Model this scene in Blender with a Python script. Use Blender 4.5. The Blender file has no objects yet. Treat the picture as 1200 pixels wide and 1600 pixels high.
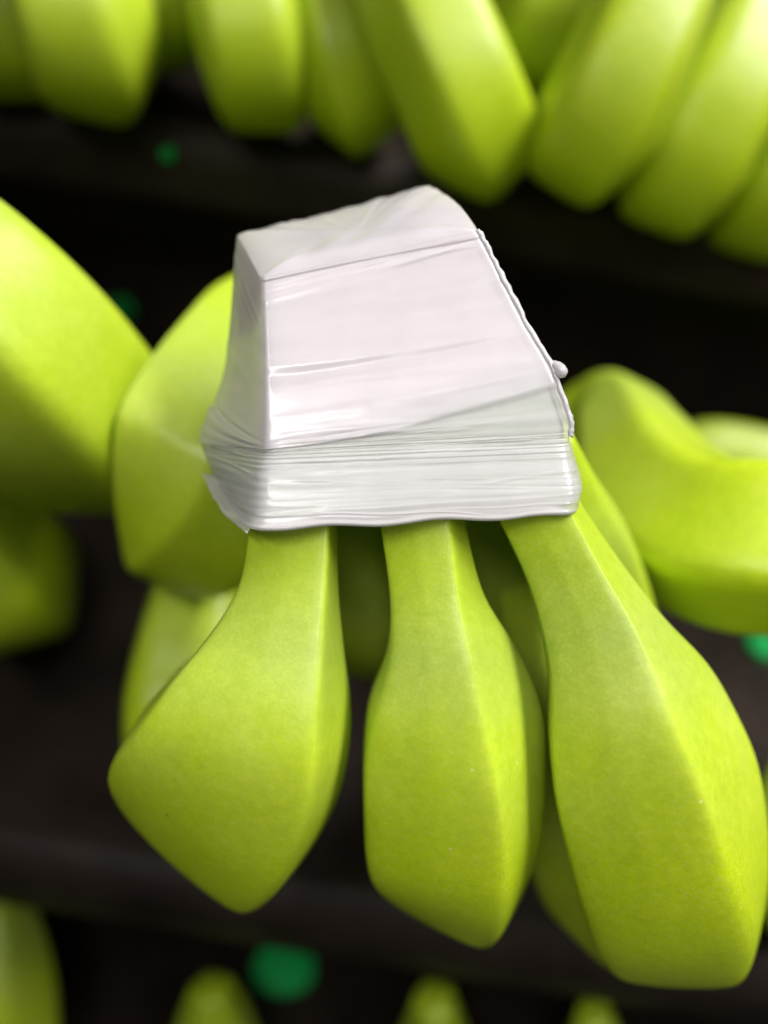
import bpy, math, random
import numpy as np
from mathutils import Matrix, Vector

# ------------------------------------------------------------------ camera
random.seed(4); RNG = np.random.default_rng(11)
scene = bpy.context.scene
COL = scene.collection
PITCH, ROLL = math.radians(45), math.radians(9)
F = 1300.0                                    # focal length in photo pixels (photo 1200 x 1600)
CAM = np.array([0.0, 0.0, 1.25])
_r = np.array([1.0, 0, 0]); _u = np.array([0, math.sin(PITCH), math.cos(PITCH)])
R_ = math.cos(ROLL) * _r + math.sin(ROLL) * _u
U_ = -math.sin(ROLL) * _r + math.cos(ROLL) * _u
B_ = np.cross(R_, U_)


def P(px, py, d):
    """point of the place seen in direction (px, py), d metres in front of the camera"""
    px, py, d = np.asarray(px, float), np.asarray(py, float), np.asarray(d, float)
    x = (px - 600) / F * d; y = -(py - 800) / F * d
    return CAM + x[..., None] * R_ + y[..., None] * U_ - d[..., None] * B_


cd = bpy.data.cameras.new('camera'); cam = bpy.data.objects.new('camera', cd); COL.objects.link(cam)
M = Matrix.Identity(4)
for i in range(3):
    M[i][0], M[i][1], M[i][2], M[i][3] = R_[i], U_[i], B_[i], CAM[i]
cam.matrix_world = M
cd.sensor_fit = 'HORIZONTAL'; cd.sensor_width = 36; cd.lens = F / 1200 * 36
cd.clip_start = 0.01; cd.clip_end = 50
cd.dof.use_dof = True; cd.dof.focus_distance = 0.152; cd.dof.aperture_fstop = 5.4
scene.camera = cam

# ------------------------------------------------------------------ light
w = bpy.data.worlds.new('World'); scene.world = w; w.use_nodes = True
bg = w.node_tree.nodes['Background']; bg.inputs[0].default_value = (1, 0.98, 0.97, 1); bg.inputs[1].default_value = 0.035


def area(name, loc, target, size, power, color=(1, 1, 1), spread=180):
    l = bpy.data.lights.new(name, 'AREA'); l.shape = 'RECTANGLE'; l.size, l.size_y = size; l.energy = power; l.color = color
    o = bpy.data.objects.new(name, l); COL.objects.link(o); o.location = loc
    o.rotation_euler = (Vector(target) - Vector(loc)).to_track_quat('-Z', 'Y').to_euler()
    l.spread = math.radians(spread)
    return o


TGT = (0, 0.1, 1.12)
area('ceiling_lamp', (0.62, 0.36, 2.4), TGT, (1.1, 0.30), 36, (1.0, 0.97, 0.95))
area('aisle_lamp', (0.15, -0.42, 2.3), TGT, (0.8, 0.3), 2.0, (1.0, 0.97, 0.97))
area('added_fill_lamp', (-0.10, -0.13, 1.53), (0.01, 0.07, 1.11), (0.40, 0.07), 0.21, (1.0, 0.97, 0.96), 62)  # unseen fill added close to the camera to brighten the front hand

scene.view_settings.view_transform = 'Standard'; scene.view_settings.look = 'None'
scene.view_settings.exposure = 0.22; scene.view_settings.gamma = 1.0


# ------------------------------------------------------------------ materials
def newmat(name):
    m = bpy.data.materials.new(name); m.use_nodes = True
    nt = m.node_tree; b = nt.nodes['Principled BSDF']
    return m, nt, b


def node(nt, kind, **kw):
    n = nt.nodes.new(kind)
    for k, v in kw.items(): setattr(n, k, v)
    return n


def noise(nt, co, scale, detail=3, rough=0.5):
    n = node(nt, 'ShaderNodeTexNoise'); n.inputs['Scale'].default_value = scale
    n.inputs['Detail'].default_value = detail; n.inputs['Roughness'].default_value = rough
    nt.links.new(co, n.inputs['Vector']); return n.outputs['Fac']


def ramp(nt, fac, stops):
    n = node(nt, 'ShaderNodeValToRGB'); e = n.color_ramp.elements
    while len(e) < len(stops): e.new(0.5)
    for el, (p, c) in zip(e, stops): el.position = p; el.color = (*c, 1)
    nt.links.new(fac, n.inputs[0]); return n.outputs[0]


def mix(nt, fac, a, b, mode='MIX'):
    n = node(nt, 'ShaderNodeMix', data_type='RGBA', blend_type=mode)
    for s, v in ((0, fac), (6, a), (7, b)):
        if hasattr(v, 'links'): nt.links.new(v, n.inputs[s])
        elif s == 0: n.inputs[0].default_value = v
        else: n.inputs[s].default_value = (*v, 1)
    return n.outputs[2]


def math_(nt, op, a, b=None):
    n = node(nt, 'ShaderNodeMath', operation=op)
    for s, v in ((0, a), (1, b)):
        if v is None: continue
        if hasattr(v, 'links'): nt.links.new(v, n.inputs[s])
        else: n.inputs[s].default_value = v
    return n.outputs[0]


def skin_material():
    m, nt, b = newmat('banana_skin')
    co = node(nt, 'ShaderNodeTexCoord').outputs['Object']
    al = node(nt, 'ShaderNodeAttribute', attribute_name='along').outputs['Fac']
    oi = node(nt, 'ShaderNodeObjectInfo').outputs['Random']
    big = noise(nt, co, 45, 3, 0.55)
    c = ramp(nt, big, [(0.25, (0.37, 0.50, 0.0005)), (0.75, (0.43, 0.55, 0.001))])
    # greener stalk skin, with the shade across it painted in as a darker band
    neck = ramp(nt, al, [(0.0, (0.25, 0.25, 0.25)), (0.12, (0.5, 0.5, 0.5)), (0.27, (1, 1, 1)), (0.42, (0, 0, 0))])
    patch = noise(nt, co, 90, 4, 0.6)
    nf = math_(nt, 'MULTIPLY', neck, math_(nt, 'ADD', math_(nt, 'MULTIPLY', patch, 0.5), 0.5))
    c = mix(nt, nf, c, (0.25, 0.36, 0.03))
    # waxy bloom and painted-in sheen: pale, in soft patches, mostly on the shoulder
    sh = ramp(nt, al, [(0.12, (0.15,) * 3), (0.36, (1, 1, 1)), (0.62, (0.1,) * 3)])
    bl = ramp(nt, noise(nt, co, 55, 3, 0.5), [(0.30, (0.2,) * 3), (0.75, (1, 1, 1))])
    c = mix(nt, math_(nt, 'MULTIPLY', math_(nt, 'MULTIPLY', sh, bl), 0.55), c, (0.43, 0.50, 0.12))
    # fine grain
    g = noise(nt, co, 1500, 2, 0.6)
    c = mix(nt, ramp(nt, g, [(0.45, (0, 0, 0)), (0.75, (0.18,) * 3)]), c, (0.56, 0.62, 0.20))
    g2 = noise(nt, co, 420, 3, 0.6)
    c = mix(nt, 0.6, c, ramp(nt, g2, [(0.3, (0.82, 0.88, 0.8)), (0.7, (1.10, 1.07, 1.3))]), 'MULTIPLY')
    # faint long scuffs and rubbed marks
    mp = node(nt, 'ShaderNodeMapping'); mp.inputs['Scale'].default_value = (1, 0.25, 0.4); mp.inputs['Rotation'].default_value = (0.4, 0.2, 0.5)
    nt.links.new(co, mp.inputs['Vector'])
    sc = noise(nt, mp.outputs[0], 260, 4, 0.7)
    c = mix(nt, ramp(nt, sc, [(0.66, (0, 0, 0)), (0.74, (0.30,) * 3)]), c, (0.34, 0.33, 0.06))
    # scarce brown and pale specks
    v = node(nt, 'ShaderNodeTexVoronoi'); v.inputs['Scale'].default_value = 95; nt.links.new(co, v.inputs['Vector'])
    sep = node(nt, 'ShaderNodeSeparateColor'); nt.links.new(v.outputs['Color'], sep.inputs[0])
    small = math_(nt, 'LESS_THAN', v.outputs['Distance'], 0.04)
    dark = math_(nt, 'MULTIPLY', small, math_(nt, 'GREATER_THAN', sep.outputs[0], 0.9))
    pale = math_(nt, 'MULTIPLY', small, math_(nt, 'LESS_THAN', sep.outputs[0], 0.2))
    c = mix(nt, math_(nt, 'MULTIPLY', dark, 0.6), c, (0.12, 0.09, 0.02))
    c = mix(nt, math_(nt, 'MULTIPLY', pale, 0.4), c, (0.65, 0.7, 0.35))
    # each fruit a little different
    c = mix(nt, math_(nt, 'MULTIPLY', oi, 0.22), c, (0.33, 0.49, 0.001))
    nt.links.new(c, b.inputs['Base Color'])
    b.inputs['Roughness'].default_value = 0.42
    rr = ramp(nt, patch, [(0.3, (0.33,) * 3), (0.7, (0.46,) * 3)]); nt.links.new(rr, b.inputs['Roughness'])
    b.inputs['Specular IOR Level'].default_value = 0.42
    b.inputs['Subsurface Weight'].default_value = 0.12
    b.inputs['Subsurface Radius'].default_value = (0.004, 0.004, 0.001); b.inputs['Subsurface Scale'].default_value = 0.6
    bp = node(nt, 'ShaderNodeBump'); bp.inputs['Strength'].default_value = 0.35; bp.inputs['Distance'].default_value = 0.00012
    h = math_(nt, 'ADD', math_(nt, 'MULTIPLY', g, 0.5), g2)
    nt.links.new(h, bp.inputs['Height']); nt.links.new(bp.outputs[0], b.inputs['Normal'])
    return m


def simple(name, col, rough=0.5, spec=0.5, nscale=None, amp=0.3, bump=0.0):
    m, nt, b = newmat(name); b.inputs['Base Color'].default_value = (*col, 1)
    b.inputs['Roughness'].default_value = rough; b.inputs['Specular IOR Level'].default_value = spec
    if nscale:
        co = node(nt, 'ShaderNodeTexCoord').outputs['Object']
        n = noise(nt, co, nscale, 5, 0.65)
        c = ramp(nt, n, [(0.3, tuple(x * (1 - amp) for x in col)), (0.7, tuple(x * (1 + amp) for x in col))])
        nt.links.new(c, b.inputs['Base Color'])
        if bump:
            bp = node(nt, 'ShaderNodeBump'); bp.inputs['Distance'].default_value = bump
            nt.links.new(noise(nt, co, nscale * 12, 3), bp.inputs['Height']); nt.links.new(bp.outputs[0], b.inputs['Normal'])
    return m


def film_material():
    m, nt, b = newmat('stretch_film')
    at = node(nt, 'ShaderNodeAttribute', attribute_name='film').outputs['Fac']
    co = node(nt, 'ShaderNodeTexCoord').outputs['Object']
    n = noise(nt, co, 120, 4, 0.6)
    c = ramp(nt, n, [(0.3, (0.61, 0.59, 0.61)), (0.7, (0.67, 0.65, 0.67))])
    sp = noise(nt, co, 700, 2, 0.5)
    c = mix(nt, ramp(nt, sp, [(0.74, (0, 0, 0)), (0.80, (0.35, 0.35, 0.35))]), c, (0.45, 0.43, 0.42))
    nt.links.new(c, b.inputs['Base Color'])
    b.inputs['Roughness'].default_value = 0.30; b.inputs['Specular IOR Level'].default_value = 0.5
    b.inputs['Coat Weight'].default_value = 0.6; b.inputs['Coat Roughness'].default_value = 0.08
    bp = node(nt, 'ShaderNodeBump'); bp.inputs['Strength'].default_value = 0.25; bp.inputs['Distance'].default_value = 0.0002
    nt.links.new(noise(nt, co, 350, 3), bp.inputs['Height']); nt.links.new(bp.outputs[0], b.inputs['Normal'])
    tl = node(nt, 'ShaderNodeBsdfTranslucent'); tl.inputs[0].default_value = (0.75, 0.72, 0.74, 1)
    mx = node(nt, 'ShaderNodeMixShader'); mx.inputs[0].default_value = 0.34
    nt.links.new(b.outputs[0], mx.inputs[1]); nt.links.new(tl.outputs[0], mx.inputs[2])
    tr = node(nt, 'ShaderNodeBsdfTransparent')
    m2 = node(nt, 'ShaderNodeMixShader'); nt.links.new(at, m2.inputs[0])
    nt.links.new(tr.outputs[0], m2.inputs[1]); nt.links.new(mx.outputs[0], m2.inputs[2])
    nt.links.new(m2.outputs[0], nt.nodes['Material Output'].inputs['Surface'])
    return m


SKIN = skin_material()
FILM = film_material()
CROWN, _nt, _b = newmat('crown_flesh')
_al = node(_nt, 'ShaderNodeAttribute', attribute_name='along').outputs['Fac']
_c = ramp(_nt, _al, [(0.53, (0.70, 0.62, 0.62)), (0.60, (0.38, 0.42, 0.34))])
_n = noise(_nt, node(_nt, 'ShaderNodeTexCoord').outputs['Object'], 180, 5, 0.65)
_c = mix(_nt, 0.7, _c, ramp(_nt, _n, [(0.3, (0.78, 0.8, 0.8)), (0.6, (1.05, 1.03, 1.03))]), 'MULTIPLY')
_nt.links.new(_c, _b.inputs['Base Color']); _b.inputs['Roughness'].default_value = 0.7
BLACK = simple('black_plastic', (0.021, 0.0148, 0.0108), 0.6, 0.16, 25, 0.5, 0.0004)
GREEN = simple('green_plastic', (0.0004, 0.27, 0.052), 0.6, 0.2, 80, 0.15)
TIP = simple('dry_tip', (0.05, 0.035, 0.02), 0.8, 0.2, 300, 0.4)


# ------------------------------------------------------------------ mesh helpers
def empty(name, loc):
    o = bpy.data.objects.new(name, None); COL.objects.link(o); o.location = [float(v) for v in loc]
    o.empty_display_size = 0.01
    bpy.context.view_layer.update()
    return o


def tag(o, label, cat, group=None, kind=None):
    if label: o['label'] = label
    if cat: o['category'] = cat
    if group: o['group'] = group
    if kind: o['kind'] = kind
    return o


def link(name, verts, faces, mat, parent=None, attrs=None, origin=None, smooth=True):
    verts = np.asarray(verts, float)
    org = verts.mean(0) if origin is None else np.asarray(origin, float)
    me = bpy.data.meshes.new(name); me.from_pydata((verts - org).tolist(), [], faces)
    for k, v in (attrs or {}).items():
        a = me.attributes.new(k, 'FLOAT', 'POINT'); a.data.foreach_set('value', np.asarray(v, np.float32))
    me.materials.append(mat)
    if smooth: me.polygons.foreach_set('use_smooth', [True] * len(me.polygons))
    me.update()
    o = bpy.data.objects.new(name, me); COL.objects.link(o)
    if parent is not None:
        o.parent = parent; q = parent
        while q is not None: org = org - np.array(q.location); q = q.parent
    o.location = org.tolist()
    return o


def grid_faces(nr, nc, off=0):
    f = []
    for i in range(nr - 1):
        a, b = off + i * nc, off + (i + 1) * nc
        for j in range(nc):
            k = (j + 1) % nc
            f.append((a + j, a + k, b + k, b + j))
    return f


def catmull(ctrl, n):
    """ctrl (K, ...) -> n samples on a centripetal-free Catmull-Rom spline through all control rows"""
    c = np.asarray(ctrl, float); K = len(c)
    c = np.concatenate([[2 * c[0] - c[1]], c, [2 * c[-1] - c[-2]]])
    t = np.linspace(0, K - 1, n); i = np.minimum(t.astype(int), K - 2); s = (t - i).reshape(-1, *([1] * (c.ndim - 1)))
    p0, p1, p2, p3 = c[i], c[i + 1], c[i + 2], c[i + 3]
    return 0.5 * (2 * p1 + (p2 - p0) * s + (2 * p0 - 5 * p1 + 4 * p2 - p3) * s ** 2 + (3 * p1 - p0 - 3 * p2 + p3) * s ** 3)


def unit(v): return v / np.maximum(np.linalg.norm(v, axis=-1, keepdims=True), 1e-12)


def chaikin_ring(p, ratios):
    """p (rows, n, 3) closed corner cutting along axis 1"""
    for q in ratios:
        nx = np.roll(p, -1, axis=1)
        a = p * (1 - q) + nx * q; b = p * q + nx * (1 - q)
        p = np.stack([a, b], 2).reshape(p.shape[0], -1, 3)
    return p


def smooth_rows(p, it=2):
    for _ in range(it):
        q = p.copy(); q[1:-1] = 0.25 * p[:-2] + 0.5 * p[1:-1] + 0.25 * p[2:]; p = q
    return p


def close_loft(rings, name, mat, parent, along):
    nr, nc = rings.shape[:2]
    v = rings.reshape(-1, 3); f = grid_faces(nr, nc)
    f.append(tuple(range(nc - 1, -1, -1))); f.append(tuple((nr - 1) * nc + j for j in range(nc)))
    return link(name, v, f, mat, parent, {'along': np.repeat(along, nc)})


def lumps(rings, amp):
    """slow unevenness so that no two fruits share an outline"""
    c = rings.mean(1, keepdims=True); d = rings - c
    nr, nc = rings.shape[:2]
    a = np.linspace(0, 2 * np.pi, nc, endpoint=False)[None]; t = np.linspace(0, 1, nr)[:, None]
    k = np.zeros((nr, nc))
    for _ in range(5):
        k += RNG.uniform(-1, 1) * np.sin(RNG.integers(1, 3) * a + RNG.uniform(2, 9) * t + RNG.uniform(0, 6.28))
    return c + d * (1 + amp * k[..., None])


def tip_rings(rings, n=5):
    """finish a fruit: the last ring tapers to a short stub"""
    last = rings[-1]; c = last.mean(0); T = unit(c - rings[-4].mean(0)); L = np.linalg.norm(last - c, axis=1).mean()
    out = []
    for s, k in ((0.25, 0.93), (0.5, 0.8), (0.8, 0.55), (1.0, 0.32), (1.15, 0.2), (1.4, 0.18))[:n + 1]:
        out.append(c + T * L * s + (last - c) * k)
    return np.concatenate([rings, out])


def banana_ridges(name, rows, parent, n=70, depth=0.95, din=0.20, ein=0.16):
    """fruit from the three ridges that face the viewer; two more ridges behind are worked out from its thickness"""
    r = np.array(rows, float)                         # K, 3 ridges, (px, py, d cm)
    w3 = P(r[..., 0], r[..., 1], r[..., 2] / 100)     # K,3,3
    w3 = catmull(w3, n)
    A, B, C = w3[:, 0], w3[:, 1], w3[:, 2]
    cen = (A + B + C) / 3
    T = unit(np.gradient(smooth_rows(cen, 6), axis=0)); W = C - A; wl = np.linalg.norm(W, axis=1, keepdims=True)
    N = unit(np.cross(unit(W), T)); N = unit(smooth_rows(N, 6))
    t = np.linspace(0, 1, n)[:, None]
    D = (1 - din) * C + din * A + N * wl * depth * (0.62 + 0.1 * t)
    E = (1 - ein) * A + ein * C + N * wl * depth * (0.66 + 0.1 * t)
    poly = [A, B, C, D, E]; cc = sum(poly) / 5; pts = []
    for i in range(5):
        p, q = poly[i], poly[(i + 1) % 5]; m = (p + q) / 2
        L = np.linalg.norm(q - p, axis=1, keepdims=True)
        out = unit(m - cc); pts += [p, m + out * L * (0.035 if i != 1 else -0.012)]
    rings = chaikin_ring(np.stack(pts, 1), (0.11, 0.25, 0.25))
    k = np.clip((np.linspace(0, 1, n) - 0.55) / 0.25, 0, 1)[:, None, None]; soft = rings
    for _ in range(14): soft = 0.25 * np.roll(soft, 1, 1) + 0.5 * soft + 0.25 * np.roll(soft, -1, 1)
    rings = rings * (1 - k) + soft * k
    rings = lumps(smooth_rows(rings, 2), 0.004)
    rings = tip_rings(rings)
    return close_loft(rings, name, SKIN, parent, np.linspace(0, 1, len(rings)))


def banana_spine(name, pts, parent, roll=0.0, n=60, sides=5, sharp=0.85, twist=0.4):
    """fruit as a five-sided tube: pts rows of (px, py, d cm, radius cm)"""
    a = np.array(pts, float)
    c = catmull(P(a[:, 0], a[:, 1], a[:, 2] / 100), n); rad = catmull(a[:, 3:4] / 100, n)
    T = unit(np.gradient(c, axis=0))
    nrm = np.zeros_like(c); v = B_ - T[0] * (B_ @ T[0])
    if np.linalg.norm(v) < 0.2: v = U_ - T[0] * (U_ @ T[0])
    for i in range(n):
        v = v - T[i] * (v @ T[i]); v = v / np.linalg.norm(v); nrm[i] = v
    bi = np.cross(T, nrm)
    K = 60; th = np.linspace(0, 2 * np.pi, K, endpoint=False)
    seg = 2 * np.pi / sides
    prof = (math.cos(seg / 2) / np.cos(np.mod(th, seg) - seg / 2)) ** sharp
    for _ in range(2 if sharp > 0.9 else 3): prof = 0.25 * np.roll(prof, 1) + 0.5 * prof + 0.25 * np.roll(prof, -1)
    prof = prof / prof.mean()
    ang = th[None] + roll + twist * np.linspace(0, 1, n)[:, None]
    rings = c[:, None] + rad[:, None] * prof[None, :, None] * (np.cos(ang)[..., None] * nrm[:, None] + np.sin(ang)[..., None] * bi[:, None])
    rings = lumps(rings, 0.010)
    rings = tip_rings(rings)
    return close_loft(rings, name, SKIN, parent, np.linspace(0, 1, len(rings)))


# ------------------------------------------------------------------ the display the fruit lies on
XW = 0.45
LIP_A = P(600, 262, 0.300); LIP_B = P(600, 1455, 0.262)      # front edges of the two tiers, both run along x
LIP_C = LIP_B + (LIP_B - LIP_A) + np.array([0, 0, 0.004])


def shelf_tier(name, lip, back_y, lip_h=0.034, rad=0.012):
    """a tier: tread with a rounded nose hanging down at its front edge; extruded along x"""
    y, z = lip[1], lip[2]; prof = []
    prof.append((back_y, z - 0.012)); prof.append((y + 0.05, z - 0.012)); prof.append((y + 0.028, z - 0.006))
    for k in range(9):
        t = math.radians(100 + 80 * k / 8); prof.append((y + rad + rad * math.cos(t), z - rad + rad * math.sin(t)))
    for k in range(7):
        t = math.radians(180 + 100 * k / 6); prof.append((y + rad + rad * math.cos(t), z - lip_h + rad + rad * math.sin(t)))
    prof.append((y + 0.03, z - lip_h + 0.004)); prof.append((y + 0.045, z - lip_h - 0.004)); prof.append((back_y, z - lip_h - 0.004))
    xs = np.linspace(-XW, XW, 46); n = len(prof); v = []
    for i, x in enumerate(xs):
        for (py, pz) in prof:
            s = 0.0009 * math.sin(17 * x + 3) + 0.0006 * math.sin(41 * x)
            v.append((x, py, pz + s))
    f = grid_faces(len(xs), n)
    f.append(tuple(range(n))); f.append(tuple((len(xs) - 1) * n + j for j in range(n - 1, -1, -1)))
    o = link(name, v, f, BLACK); o['kind'] = 'structure'; return o


def slab(name, x0, x1, y0, y1, z0, z1):
    v = [(x, y, z) for x in (x0, x1) for y in (y0, y1) for z in (z0, z1)]
    f = [(0, 1, 3, 2), (4, 6, 7, 5), (0, 4, 5, 1), (2, 3, 7, 6), (0, 2, 6, 4), (1, 5, 7, 3)]
    o = link(name, v, f, BLACK, smooth=False); o['kind'] = 'structure'; return o


shelf_tier('shelf_upper', LIP_A, LIP_A[1] + 0.20)
shelf_tier('shelf_middle', LIP_B, LIP_A[1] + 0.05, 0.046, 0.016)
shelf_tier('shelf_lower', LIP_C, LIP_B[1] + 0.05)
slab('riser_back', -XW, XW, LIP_A[1] + 0.205, LIP_A[1] + 0.22, LIP_B[2] - 0.1, LIP_A[2] + 0.30)
slab('riser_middle', -XW, XW, LIP_A[1] + 0.055, LIP_A[1] + 0.07, LIP_B[2] - 0.1, LIP_A[2] - 0.042)
slab('riser_front', -XW, XW, LIP_B[1] + 0.055, LIP_B[1] + 0.07, LIP_C[2] - 0.1, LIP_B[2] - 0.042)

# ------------------------------------------------------------------ front hand with the wrapped crown
hand = empty('banana_hand', P(620, 830, 0.165))
tag(hand, 'sharp foreground hand of three green bananas hanging from a film wrapped crown', 'bananas', 'hands of green bananas')

b1 = [[(400, 775, 15.7), (508, 780, 15.4), (524, 780, 16.1)],
      [(386, 830, 15.7), (514, 832, 15.4), (529, 832, 16.1)],
      [(372, 910, 15.7), (509, 925, 15.3), (531, 925, 16.3)],
      [(330, 985, 15.6), (503, 1030, 15.1), (541, 1015, 16.5)],
      [(262, 1070, 15.5), (496, 1135, 14.9), (553, 1095, 16.8)],
      [(203, 1150, 15.8), (490, 1225, 15.0), (550, 1180, 17.1)],
      [(160, 1207, 16.6), (468, 1326, 15.6), (527, 1265, 17.8)],
      [(152, 1236, 17.6), (425, 1412, 16.6), (485, 1330, 18.8)],
      [(173, 1254, 19.0), (380, 1446, 18.0), (448, 1360, 20.0)],
      [(228, 1235, 20.8), (366, 1405, 20.0), (430, 1340, 21.8)],
      [(260, 1200, 23.0), (380, 1350, 22.5), (430, 1300, 24.0)]]
b2 = [[(586, 775, 15.7), (698, 775, 15.4), (722, 775, 16.0)],
      [(593, 825, 15.7), (704, 825, 15.4), (730, 822, 16.0)],
      [(608, 925, 15.6), (717, 930, 15.3), (758, 928, 16.1)],
      [(610, 1010, 15.5), (733, 1015, 15.1), (808, 1005, 16.4)],
      [(599, 1072, 15.5), (748, 1090, 15.0), (840, 1070, 16.7)],
      [(579, 1140, 15.6), (766, 1165, 15.0), (857, 1130, 17.0)],
      [(569, 1220, 15.9), (783, 1250, 15.1), (859, 1200, 17.3)],
      [(566, 1300, 16.3), (792, 1340, 15.5), (854, 1310, 17.8)],
      [(567, 1380, 17.0), (791, 1425, 16.2), (832, 1378, 18.6)],
      [(575, 1398, 18.3), (778, 1478, 17.3), (803, 1425, 19.6)],
      [(600, 1395, 20.0), (755, 1488, 19.0), (775, 1440, 21.0)],
      [(630, 1360, 22.5), (745, 1440, 22.0), (765, 1400, 23.0)]]
b3 = [[(763, 780, 15.7), (880, 770, 15.4), (903, 775, 16.1)],
      [(782, 820, 15.7), (899, 810, 15.4), (925, 810, 16.2)],
      [(823, 905, 15.7), (940, 887, 15.3), (975, 880, 16.4)],
      [(848, 990, 15.6), (986, 966, 15.1), (1040, 963, 16.5)],
      [(861, 1070, 15.5), (1025, 1050, 14.9), (1112, 1037, 16.7)],
      [(859, 1165, 15.6), (1060, 1140, 14.7), (1158, 1115, 16.9)],
      [(866, 1260, 15.8), (1098, 1230, 14.7), (1190, 1190, 17.1)],
      [(883, 1350, 16.1), (1131, 1322, 14.9), (1208, 1280, 17.4)],
      [(906, 1450, 16.6), (1164, 1415, 15.3), (1210, 1370, 17.9)],
      [(928, 1520, 17.4), (1180, 1495, 16.2), (1195, 1440, 18.7)],
      [(945, 1532, 19.0), (1155, 1548, 18.0), (1175, 1485, 20.0)],
      [(960, 1490, 21.5), (1120, 1500, 21.0), (1140, 1460, 22.0)]]
for rows, din, ein in ((b1, 0.30, 0.27), (b2, 0.28, 0.26), (b3, 0.15, 0.40)): banana_ridges('banana', [[a, (b[0], b[1], b[2] - 0.22), c] for a, b, c in rows], hand, din=din, ein=ein)
# second row of the same hand, behind
for pts, roll in (
        ([(560, 700, 17.8, 0.8), (562, 790, 19.6, 1.0), (560, 890, 21.6, 1.4), (560, 960, 23.2, 1.6), (562, 970, 25.5, 1.7), (566, 950, 28.5, 1.2)], 0.7),
        ([(765, 700, 17.8, 0.8), (783, 790, 19.6, 1.0), (800, 890, 21.6, 1.45), (806, 965, 23.2, 1.7), (806, 978, 25.5, 1.8), (802, 950, 28.5, 1.2)], 0.1),
        ([(838, 690, 17.2, 0.75), (878, 775, 17.8, 0.85), (918, 850, 18.5, 0.98), (940, 920, 19.9, 1.15), (950, 980, 21.8, 1.4), (955, 1010, 24, 1.5), (955, 1000, 27, 1.2)], 0.5),
        ([(815, 800, 20.5, 0.8), (860, 1000, 20.5, 1.1), (905, 1200, 20.8, 1.5), (940, 1350, 21.4, 1.7), (965, 1395, 23, 1.7), (970, 1370, 26, 1.2)], 0.2)):
    banana_spine('banana', pts, hand, roll)

# crown and film -----------------------------------------------------
CR = np.array([   # rows top -> rim : back-left, front-left, front-right, back-right (px, py, d cm)
    [(370, 366, 17.3), (411, 436, 15.3), (742, 363, 15.5), (662, 291, 17.7)],
    [(366, 400, 17.3), (412, 470, 15.25), (764, 398, 15.45), (690, 325, 17.8)],
    [(358, 500, 17.4), (414, 545, 15.15), (816, 500, 15.35), (750, 430, 18.1)],
    [(345, 590, 17.6), (415, 620, 15.05), (862, 580, 15.25), (810, 520, 18.4)],
    [(310, 668, 17.9), (415, 690, 14.98), (891, 655, 15.2), (850, 600, 18.6)],
    [(305, 696, 17.9), (411, 710, 14.95), (892, 690, 15.2), (855, 640, 18.6)],
    [(312, 723, 17.8), (402, 746, 14.84), (903, 728, 15.15), (870, 680, 18.6)],
    [(322, 753, 17.7), (395, 786, 14.76), (914, 766, 15.05), (880, 720, 18.6)],
    [(334, 778, 17.6), (389, 824, 14.72), (906, 800, 15.0), (885, 750, 18.5)]], float)
CRW = P(CR[..., 0], CR[..., 1], CR[..., 2] / 100)


def crown_rings(nv=260, nu=520):
    rows = catmull(CRW, nv)                       # nv,4,3
    seg = (60, 300, 70, 90)                       # samples on: left, front, right, back
    s = []
    for k, m in enumerate(seg):
        a, b = rows[:, k], rows[:, (k + 1) % 4]
        t = np.linspace(0, 1, m, endpoint=False)[None, :, None]
        s.append(a[:, None] * (1 - t) + b[:, None] * t)
    r = np.concatenate(s, 1)
    nvv = np.linspace(0, 1, nv)
    # ring smoothing by repeated averaging, rounder towards the rim
    sm = r.copy()
    for it in range(150):
        sm = 0.25 * np.roll(sm, 1, 1) + 0.5 * sm + 0.25 * np.roll(sm, -1, 1)
        if it == 14: tight = sm.copy()
    k = np.clip((nvv - 0.45) / 0.4, 0, 1)[:, None, None] ** 1.3
    return tight * (1 - k) + sm * k


rings = crown_rings()
NV, NU = rings.shape[:2]
vv = np.linspace(0, 1, NV)[:, None] * np.ones((1, NU)); uu = np.ones((NV, 1)) * np.arange(NU)[None]
uf = (uu - 60) / 300.0                              # 0..1 across the front face; negative on the left face
tv = np.gradient(rings, axis=0); tu = np.roll(rings, -1, 1) - np.roll(rings, 1, 1)
nrm = unit(np.cross(tu, tv))
cen = rings.mean((0, 1)); flip = np.sign(((rings - cen) * nrm).sum(-1).mean()); nrm *= flip
# bulge of the faces, sag of the rim
bul = np.clip(uf * (1 - uf) * 4, 0, 1)
side = np.clip((uu - 360) / 70, 0, 1); back = np.clip((uu - 430) / 90, 0, 1)
disp = 0.0013 * np.sin(np.pi * side) * (1 - 0.6 * vv) + 0.0012 * np.sin(np.pi * back) + 0.0006 * bul * np.sin(np.pi * np.clip(vv, 0, 1))
film = np.full((NV, NU), 0.97)


dens = np.zeros((NV, NU))


def crease(u0, u1, v0, v1, amp, wid, bend=0.0):
    """a pull line in the film from (u0, v0) to (u1, v1), fading at both ends"""
    global disp
    x = (uf - u0) / (u1 - u0); inside = np.clip(np.minimum(x, 1 - x) * 6, 0, 1); inside = inside * inside * (3 - 2 * inside)
    vc = v0 + (v1 - v0) * x + bend * np.sin(np.pi * np.clip(x, 0, 1))
    g = inside * np.exp(-((vv - vc) / wid) ** 2)
    disp = disp + amp * g
    dens.__iadd__(g * min(0.16, abs(amp) * 700))


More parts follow.
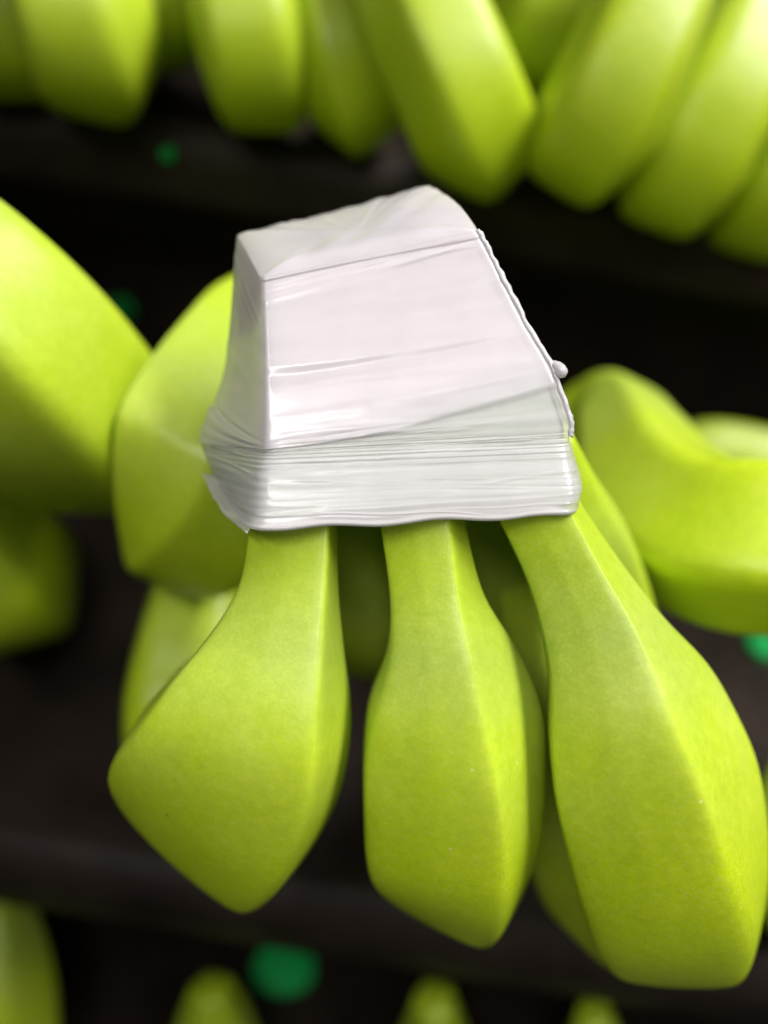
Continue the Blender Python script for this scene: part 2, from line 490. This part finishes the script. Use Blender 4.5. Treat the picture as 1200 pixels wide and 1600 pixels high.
for _ in range(24):                                  # long fine pulls over the upper part
    v0 = RNG.uniform(0.02, 0.55); st = RNG.uniform(-0.1, 0.6)
    en = st + RNG.uniform(0.3, 1.0); sl = RNG.uniform(-0.02, 0.05)
    crease(st, min(en, 1.1), v0, v0 - sl, RNG.choice([-1, 1]) * RNG.uniform(0.00002, 0.00008), RNG.uniform(0.004, 0.016), RNG.uniform(-0.02, 0.02))
for v0, v1, a in ((0.30, 0.27, 0.0002), (0.335, 0.27, -0.00014), (0.13, 0.06, 0.00018), (0.10, 0.04, -0.00015), (0.05, 0.015, 0.0001), (0.44, 0.36, 0.0001)):
    crease(-0.05, 1.05, v0, v1, a, 0.012, 0.01)
for _ in range(18):                                  # fan under the overlap edge
    v0 = RNG.uniform(0.50, 0.62); st = RNG.uniform(0.02, 0.6)
    crease(st, st + RNG.uniform(0.25, 0.6), v0, v0 - RNG.uniform(-0.02, 0.05), RNG.choice([-1, 1, -1]) * RNG.uniform(0.00006, 0.0002), RNG.uniform(0.003, 0.008))
for _ in range(44):                                  # tight gathered rolls round the lower band
    v0 = RNG.uniform(0.60, 0.97); st = RNG.uniform(-0.25, 0.7)
    crease(st, st + RNG.uniform(0.2, 0.9), v0, v0 + RNG.uniform(-0.06, 0.06), RNG.choice([-1, 1]) * RNG.uniform(0.00002, 0.00011), RNG.uniform(0.002, 0.014), RNG.uniform(-0.015, 0.015))
for v0 in (0.615, 0.635, 0.66, 0.69):
    crease(-0.2, 1.2, v0, v0 + RNG.uniform(-0.015, 0.01), -0.00011, 0.004, 0.008)
    crease(-0.2, 1.2, v0 + 0.012, v0 + 0.01, 0.00008, 0.006, 0.008)
for _ in range(16):                                  # the left side
    v0 = RNG.uniform(0.1, 0.9)
    crease(-0.22, RNG.uniform(-0.02, 0.02), v0 - 0.04, v0 + 0.05, RNG.choice([-1, 1]) * RNG.uniform(0.0001, 0.0003), RNG.uniform(0.006, 0.02))
# end of the outer layer: an edge running up to the right
edge = 0.575 - 0.165 * np.clip(uf, -0.2, 1.1) - 0.012 * np.sin(np.pi * np.clip(uf, 0, 1))
outer = 1 / (1 + np.exp((vv - edge) / 0.0022))
disp += 0.00028 * outer
band = 1 / (1 + np.exp(-(vv - 0.64) / 0.006))
streak = np.zeros((NV, NU))
for _ in range(40):
    f = RNG.uniform(20, 160); streak += np.sin(f * vv + RNG.uniform(-4, 4) * uf + RNG.uniform(0, 6.3)) / 6
film = 0.42 + 0.36 * outer + 0.20 * band + (0.07 - 0.04 * outer) * streak + dens * (0.4 + 0.6 * (1 - outer))
left = np.clip(-uf / 0.2, 0, 1) * (uu < 60)
film -= 0.06 * left
film = np.clip(film, 0.35, 0.97)
disp += 0.00012 * np.exp(-((vv - 1.0) / 0.008) ** 2)   # rim
lipv = 0.022 + 0.03 * np.clip(uf, 0, 1) ** 2
disp += 0.00030 / (1 + np.exp((vv - lipv) / 0.002)) * np.clip(uf * 8 + 1, 0, 1)   # cap film folded over the front edge
sag = 0.0002 * np.exp(-((uf - 0.15) / 0.25) ** 2) * np.clip((vv - 0.8) / 0.2, 0, 1) ** 2
sag = sag + 0.00035 * np.sin(uf * 2 * np.pi * 2.9 + 0.5) * np.clip((vv - 0.9) / 0.1, 0, 1) * np.clip(uf * 6, 0, 1) * np.clip((1 - uf) * 6, 0, 1)
body = rings + nrm * disp[..., None] - sag[..., None] * U_
rag = np.convolve(RNG.normal(0, 1, NU + 4), [.2, .2, .2, .2, .2], 'valid')
body[:6] += (0.00022 * rag * np.clip((uu[0] - 380) / 40, 0, 1))[None, :, None] * U_ * np.linspace(1, 0, 6)[:, None, None]
# top cap: rings running inwards
cap = []; top0 = body[0]; tc = top0.mean(0); upn = unit(np.cross(CRW[0, 2] - CRW[0, 0], CRW[0, 3] - CRW[0, 1]))
if upn[2] < 0: upn = -upn
ph = RNG.uniform(0, 6.28, 8)
NC = 60
for i in range(NC, 0, -1):
    k = i / NC
    q = tc + (top0 - tc) * (1 - k)
    dome = 0.0016 * (1 - (1 - k) ** 6)
    loc = (q - tc) @ np.stack([R_, U_, B_], 1)
    wv = sum(math.sin(0.3) * 0.00009 * np.sin(loc[:, 0] * (250 + 190 * j) + loc[:, 1] * (600 - 330 * j) + ph[j]) for j in range(6)) * min(1, k * 12)
    cap.append(q + upn * (dome + wv)[:, None])
# the flap folded over the top, a raised lip on the cap near its front edge
bottom = []
rc = body[-1].mean(0)
for k, dn in ((0.985, -0.0006), (0.95, 0.0002), (0.85, 0.002), (0.7, 0.003), (0.5, 0.004)):
    bottom.append(rc + (body[-1] - rc) * k + U_ * dn)
allr = np.concatenate([np.array(cap), body, np.array(bottom)])
fl = np.concatenate([np.full((NC, NU), 0.93), film, np.full((5, NU), 0.8)])
fs = grid_faces(len(allr), NU); fs.append(tuple(range(NU - 1, -1, -1)))
wrap = link('film_wrap', allr.reshape(-1, 3), fs, FILM, hand, {'film': fl.reshape(-1)})
wrap['label'] = 'creased white stretch film wound tightly round the crown'

# the cut crown itself, inside the film
inn = body[::10, ::8]; ic = inn.mean(1, keepdims=True); inn = ic + (inn - ic) * 0.965
inn = np.concatenate([inn[:1].mean(1, keepdims=True) * 0.5 + inn[:1] * 0.5 - upn * 0.001, inn[:-1] - upn * 0.0012])
ff = grid_faces(inn.shape[0], inn.shape[1]); ff.append(tuple(range(inn.shape[1]))); ff.append(tuple((inn.shape[0] - 1) * inn.shape[1] + j for j in range(inn.shape[1] - 1, -1, -1)))
link('crown', inn.reshape(-1, 3), ff, CROWN, hand, {'along': (np.linspace(0, 1, inn.shape[0])[:, None] + 0.165 * np.clip(uf[0, ::8], 0, 1)[None]).reshape(-1)})


def tube(name, pts, rad, mat, parent, n=8, jitter=0.0, attrs=None):
    c = np.asarray(pts, float); T = unit(np.gradient(c, axis=0)); v = np.cross(T[0], B_); out = []
    rad = np.broadcast_to(rad, (len(c),))
    for i in range(len(c)):
        v = v - T[i] * (v @ T[i]); v = v / np.linalg.norm(v); b = np.cross(T[i], v)
        for k in range(n):
            a = 2 * math.pi * k / n; out.append(c[i] + rad[i] * (1 + RNG.uniform(-jitter, jitter)) * (math.cos(a) * v + math.sin(a) * b))
    f = grid_faces(len(c), n); f.append(tuple(range(n - 1, -1, -1))); f.append(tuple((len(c) - 1) * n + j for j in range(n)))
    return link(name, out, f, mat, parent, {'film': np.full(len(out), 0.92)})


# gathered edge of film down the right side
fr = int(60 + 300)
ed = body[2:int(NV * 0.60):3, fr] + 0.0001 * B_ + 0.0003 * R_
ed = ed + RNG.normal(0, 0.00012, (len(ed), 1)) * R_
tube('film_edge', ed, 0.00045 + 0.0002 * RNG.random(len(ed)), FILM, wrap, 8, 0.15)
nb = catmull(P(np.array([858, 868, 876, 880]), np.array([566, 572, 578, 588]), np.array([.1535, .153, .1525, .152])), 10)
tube('film_nub', nb, np.interp(np.linspace(0, 1, 10), [0, .4, .8, 1], [.0006, .0011, .0013, .0006]), FILM, wrap, 10, 0.12)
# ragged loose end on the left
tv_, tf = [], []
us = np.linspace(0, 1, 22)
for i, a in enumerate(us):
    p0 = P(345 + 45 * a, 745 + 78 * a, 0.172 - 0.022 * a); p1 = P(314 + 72 * a + RNG.uniform(-3, 3) * (1 - a), 738 + 92 * a + 18 * math.sin(3 * a), 0.170 - 0.022 * a)
    for k in range(6):
        t = k / 5; tv_.append(p0 * (1 - t) + p1 * t + B_ * 0.0006 * math.sin(9 * a + 4 * t))
for i in range(21):
    for k in range(5): tf.append((i * 6 + k, i * 6 + k + 1, i * 6 + k + 7, i * 6 + k + 6))
tail = link('film_tail', tv_, tf, FILM, wrap, {'film': np.full(len(tv_), 0.45)})
sd = tail.modifiers.new('thickness', 'SOLIDIFY'); sd.thickness = 0.0002

# ------------------------------------------------------------------ other hands, out of focus
G = 'hands of green bananas'


def hand_of(label, base, fruits, crown=None):
    h = empty('banana_hand', P(*base)); tag(h, label, 'bananas', G)
    for f in fruits:
        pts, roll = f[0], f[1]
        banana_spine('banana', pts, h, roll, sharp=f[2] if len(f) > 2 else 0.85)
    if crown is not None:
        px, py, d, sx, sy = crown; c = P(px, py, d); v = []
        for k, (s, z) in enumerate(((0.55, 0.02), (0.7, 0.02), (0.8, 0.008), (1.0, -0.012), (1.02, -0.018), (0.8, -0.017))):
            for j in range(24):
                a = 2 * math.pi * j / 24; ca, sa = math.cos(a), math.sin(a); e = 0.35
                v.append(c + R_ * sx * s * math.copysign(abs(ca) ** e, ca) + U_ * z + B_ * sy * s * math.copysign(abs(sa) ** e, sa))
        ff = grid_faces(6, 24); ff.append(tuple(range(23, -1, -1))); ff.append(tuple(5 * 24 + j for j in range(24)))
        link('film_wrap', v, ff, FILM, h, {'film': np.full(len(v), 0.97)})
    return h


hand_of('blurred hand on the upper tier at the top left corner', (120, 190, 0.29), [
    ([(110, -420, 30, 0.8), (40, -250, 28.6, 1.1), (-20, -60, 27.8, 1.7), (-8, 40, 28, 1.85), (10, 72, 30, 1.9), (25, 60, 34, 1.5)], 0.2),
    ([(130, -420, 29, 0.8), (110, -250, 27.5, 1.2), (110, -60, 26.6, 2.0), (135, 50, 26.8, 2.15), (148, 88, 29, 2.15), (150, 70, 33, 1.6)], 0.55),
    ([(180, -420, 30, 0.8), (215, -250, 29.6, 1.0), (232, -100, 29.6, 1.3), (245, 10, 30, 1.45), (250, 50, 32, 1.5), (250, 40, 35, 1.2)], 0.0)],
    (140, -440, 0.295, 0.035, 0.016))
hand_of('blurred hand of three bananas on the upper tier, top centre, leaning right', (560, 230, 0.29), [
    ([(470, -420, 29, 0.8), (420, -250, 27.5, 1.2), (380, -60, 26.6, 1.75), (397, 70, 26.8, 1.9), (410, 120, 29, 1.9), (418, 100, 33, 1.5)], 0.5),
    ([(500, -420, 29.5, 0.8), (485, -250, 28.4, 1.1), (497, -60, 27.2, 1.4), (536, 90, 27.2, 1.55), (560, 162, 29, 1.6), (566, 152, 34, 1.3)], 0.25),
    ([(530, -420, 28, 0.8), (570, -250, 26.0, 1.1), (635, -50, 25.0, 1.7), (715, 130, 25.2, 1.85), (752, 212, 27, 1.9), (758, 205, 32, 1.5)], 0.35)],
    (500, -440, 0.288, 0.035, 0.016))
hand_of('blurred hand of bananas on the upper tier, top right, leaning left', (1010, 330, 0.29), [
    ([(960, -420, 32, 0.8), (930, -250, 31, 1.3), (890, -80, 31, 1.9), (850, 30, 31.4, 2.1), (830, 60, 33, 2.1), (820, 50, 36, 1.6)], 0.1),
    ([(1180, -420, 28, 0.8), (1120, -230, 25.4, 1.2), (1045, -50, 24.4, 1.65), (965, 130, 24.6, 1.85), (918, 217, 26.3, 1.9), (905, 215, 31, 1.5)], 0.35),
    ([(1260, -380, 27.5, 0.8), (1240, -180, 26.6, 1.2), (1185, 20, 26.2, 1.75), (1105, 190, 26.4, 1.95), (1058, 274, 28, 1.95), (1045, 270, 33, 1.5)], 0.3),
    ([(1330, -300, 27.5, 0.8), (1330, -80, 28.4, 1.2), (1295, 120, 28.2, 1.8), (1230, 270, 28.4, 1.9), (1190, 322, 30, 1.9), (1175, 318, 34, 1.5)], 0.3)],
    (1230, -440, 0.285, 0.035, 0.016))
hand_of('small blurred banana hand deep in the upper tier above the dark gap', (760, 20, 0.34), [
    ([(800, -420, 36, 0.8), (785, -250, 35, 1.2), (765, -120, 35, 1.5), (757, -50, 35.5, 1.6), (755, -30, 38, 1.5), (755, -40, 40, 1.0)], 0.3)],
    (800, -435, 0.36, 0.015, 0.012))
hand_of('large blurred bananas at the left edge, pale facet on top', (60, 800, 0.2), [
    ([(-420, 60, 18.5, 0.8), (-300, 200, 18, 1.2), (-130, 400, 18.3, 2.0), (10, 545, 19.4, 2.4), (112, 650, 22.4, 2.55), (168, 690, 26.5, 2.4), (195, 690, 30.5, 1.8)], -0.35, 1.0),
    ([(-420, 160, 21, 0.8), (-330, 420, 20.6, 1.2), (-200, 680, 21.6, 1.8), (-70, 850, 25.5, 2.5), (0, 905, 28, 2.6), (20, 910, 32, 2.0)], 0.2)],
    (-430, 70, 0.195, 0.03, 0.014))
h = hand_of('blurred banana with scooped shoulder just left of the white wrap, darker one beneath', (290, 900, 0.21), [
    ([(520, 520, 26, 0.75), (410, 640, 26.6, 0.9), (350, 790, 27.6, 1.25), (318, 920, 27.0, 1.6), (300, 1050, 26.2, 2.0), (298, 1130, 26, 2.15), (306, 1165, 28, 2.1), (330, 1150, 29, 1.4)], 0.3)], (570, 500, 0.245, 0.014, 0.011))
banana_ridges('banana', [
    [(480, 400, 24.6), (545, 460, 24.2), (570, 480, 25.0)],
    [(355, 428, 23.2), (455, 510, 22.8), (490, 530, 23.8)],
    [(288, 487, 21.6), (405, 585, 21.2), (460, 610, 22.4)],
    [(228, 560, 20.3), (368, 650, 19.9), (445, 680, 21.3)],
    [(186, 630, 19.4), (335, 700, 18.9), (440, 740, 20.6)],
    [(172, 695, 19.7), (318, 752, 18.9), (435, 800, 20.4)],
    [(170, 765, 20.6), (285, 812, 19.4), (425, 860, 20.8)],
    [(177, 825, 21.8), (240, 860, 20.3), (400, 915, 21.6)],
    [(190, 860, 23.4), (204, 895, 21.8), (350, 944, 22.8)],
    [(205, 860, 25.6), (210, 895, 24.0), (325, 940, 25.0)],
    [(230, 830, 28.0), (235, 870, 27.0), (310, 900, 27.6)]], h)
hand_of('blurred banana lying sideways right of the white wrap, stalk behind the wrap', (1080, 980, 0.21), [
    ([(880, 660, 27.8, 0.7), (920, 645, 27.4, 1.0), (960, 645, 26.6, 1.3), (985, 692, 25.4, 1.6), (1022, 770, 23.4, 1.95), (1100, 832, 21.6, 2.1), (1200, 848, 20.6, 2.15), (1320, 840, 20.8, 2.0), (1420, 800, 22, 1.4)], -0.2, 1.0),
    ([(980, 740, 36, 0.8), (1050, 715, 36, 1.0), (1120, 700, 36, 1.25), (1260, 740, 36, 1.4), (1360, 790, 37, 1.1)], 0.2)])
hand_of('banana barely showing at the lower right edge beside the nearest banana', (1280, 1480, 0.22), [
    ([(1380, 900, 20, 0.8), (1330, 1100, 20, 1.2), (1296, 1280, 20.4, 1.6), (1285, 1390, 21.4, 1.7), (1280, 1410, 24, 1.6), (1280, 1390, 27, 1.2)], 0.3)])
for lab, pts in (
        ('dark blurred banana on the lowest tier in the bottom left corner', [(-20, 1370, 34, 0.8), (-16, 1440, 33, 1.6), (-14, 1540, 32.8, 2.2), (-10, 1640, 33, 2.3), (-5, 1720, 34, 1.9)]),
        ('dim blurred banana at the bottom edge left of the green plug', [(330, 1545, 33, 0.8), (335, 1592, 33.5, 1.4), (335, 1640, 33.3, 1.9), (335, 1700, 33.5, 2.1), (335, 1780, 34.4, 1.7)]),
        ('dim blurred banana at the bottom edge under the middle banana', [(680, 1562, 33, 0.8), (680, 1610, 34, 1.3), (680, 1655, 33.6, 1.9), (680, 1720, 34, 2.1), (680, 1790, 35, 1.7)]),
        ('dim sliver of banana at the bottom edge under the right banana', [(930, 1588, 33, 0.7), (930, 1625, 34.4, 1.2), (930, 1660, 34.2, 1.8), (930, 1740, 34.6, 2.0), (930, 1800, 35.4, 1.6)])):
    h = empty('loose_banana', P(pts[2][0], pts[2][1], pts[2][2] / 100)); tag(h, lab, 'banana', 'bananas on the lowest tier')
    banana_spine('peel', pts, h, 0.3)

# ------------------------------------------------------------------ green plugs in the black shelf
bpy.context.view_layer.update()
dg = bpy.context.evaluated_depsgraph_get()
shelf_names = ('shelf_', 'riser_')


def hit(px, py):
    o = Vector(CAM); d = Vector((P(px, py, 1.0) - CAM).tolist()).normalized(); best = None
    for ob in scene.objects:
        if ob.type != 'MESH' or not ob.name.startswith(shelf_names): continue
        mi = ob.matrix_world.inverted(); ok, loc, nor, _ = ob.ray_cast(mi @ o, (mi.to_3x3() @ d).normalized())
        if ok:
            wl = ob.matrix_world @ loc; dist = (wl - o).length
            if best is None or dist < best[0]: best = (dist, wl, nor)
    return best


for px, py, rpx, lab in ((445, 1510, 46, 'bright green round plug below the left and middle bananas'),
                         (265, 240, 12, 'dark green plug in the shelf edge under the top left bananas'),
                         (190, 482, 22, 'dim green plug behind the large left banana'),
                         (1190, 1012, 26, 'dim green plug at the right edge below the sideways banana')):
    hh = hit(px, py)
    if hh is None: continue
    dist, loc, nor = hh
    dep = float(-(np.array(loc) - CAM) @ B_); rad = rpx / F * dep
    prof = ((0.0, 0.004), (0.55, 0.0042), (0.8, 0.004), (0.95, 0.003), (1.0, 0.0015), (1.0, -0.004))
    nv_ = np.array(nor); t1 = unit(np.cross(nv_, U_)); t2 = np.cross(nv_, t1); v = []
    for rr, hgt in prof:
        for j in range(28):
            a = 2 * math.pi * j / 28; v.append(np.array(loc) + nv_ * hgt + rad * max(rr, 0.02) * (1 + 0.04 * math.cos(3 * a + px) + 0.05 * math.cos(2 * a)) * (math.cos(a) * t1 + math.sin(a) * t2))
    f = grid_faces(len(prof), 28); f.append(tuple(range(27, -1, -1)))
    o = link('shelf_plug', v, f, GREEN); tag(o, lab, 'plug', 'green plugs in the shelf')
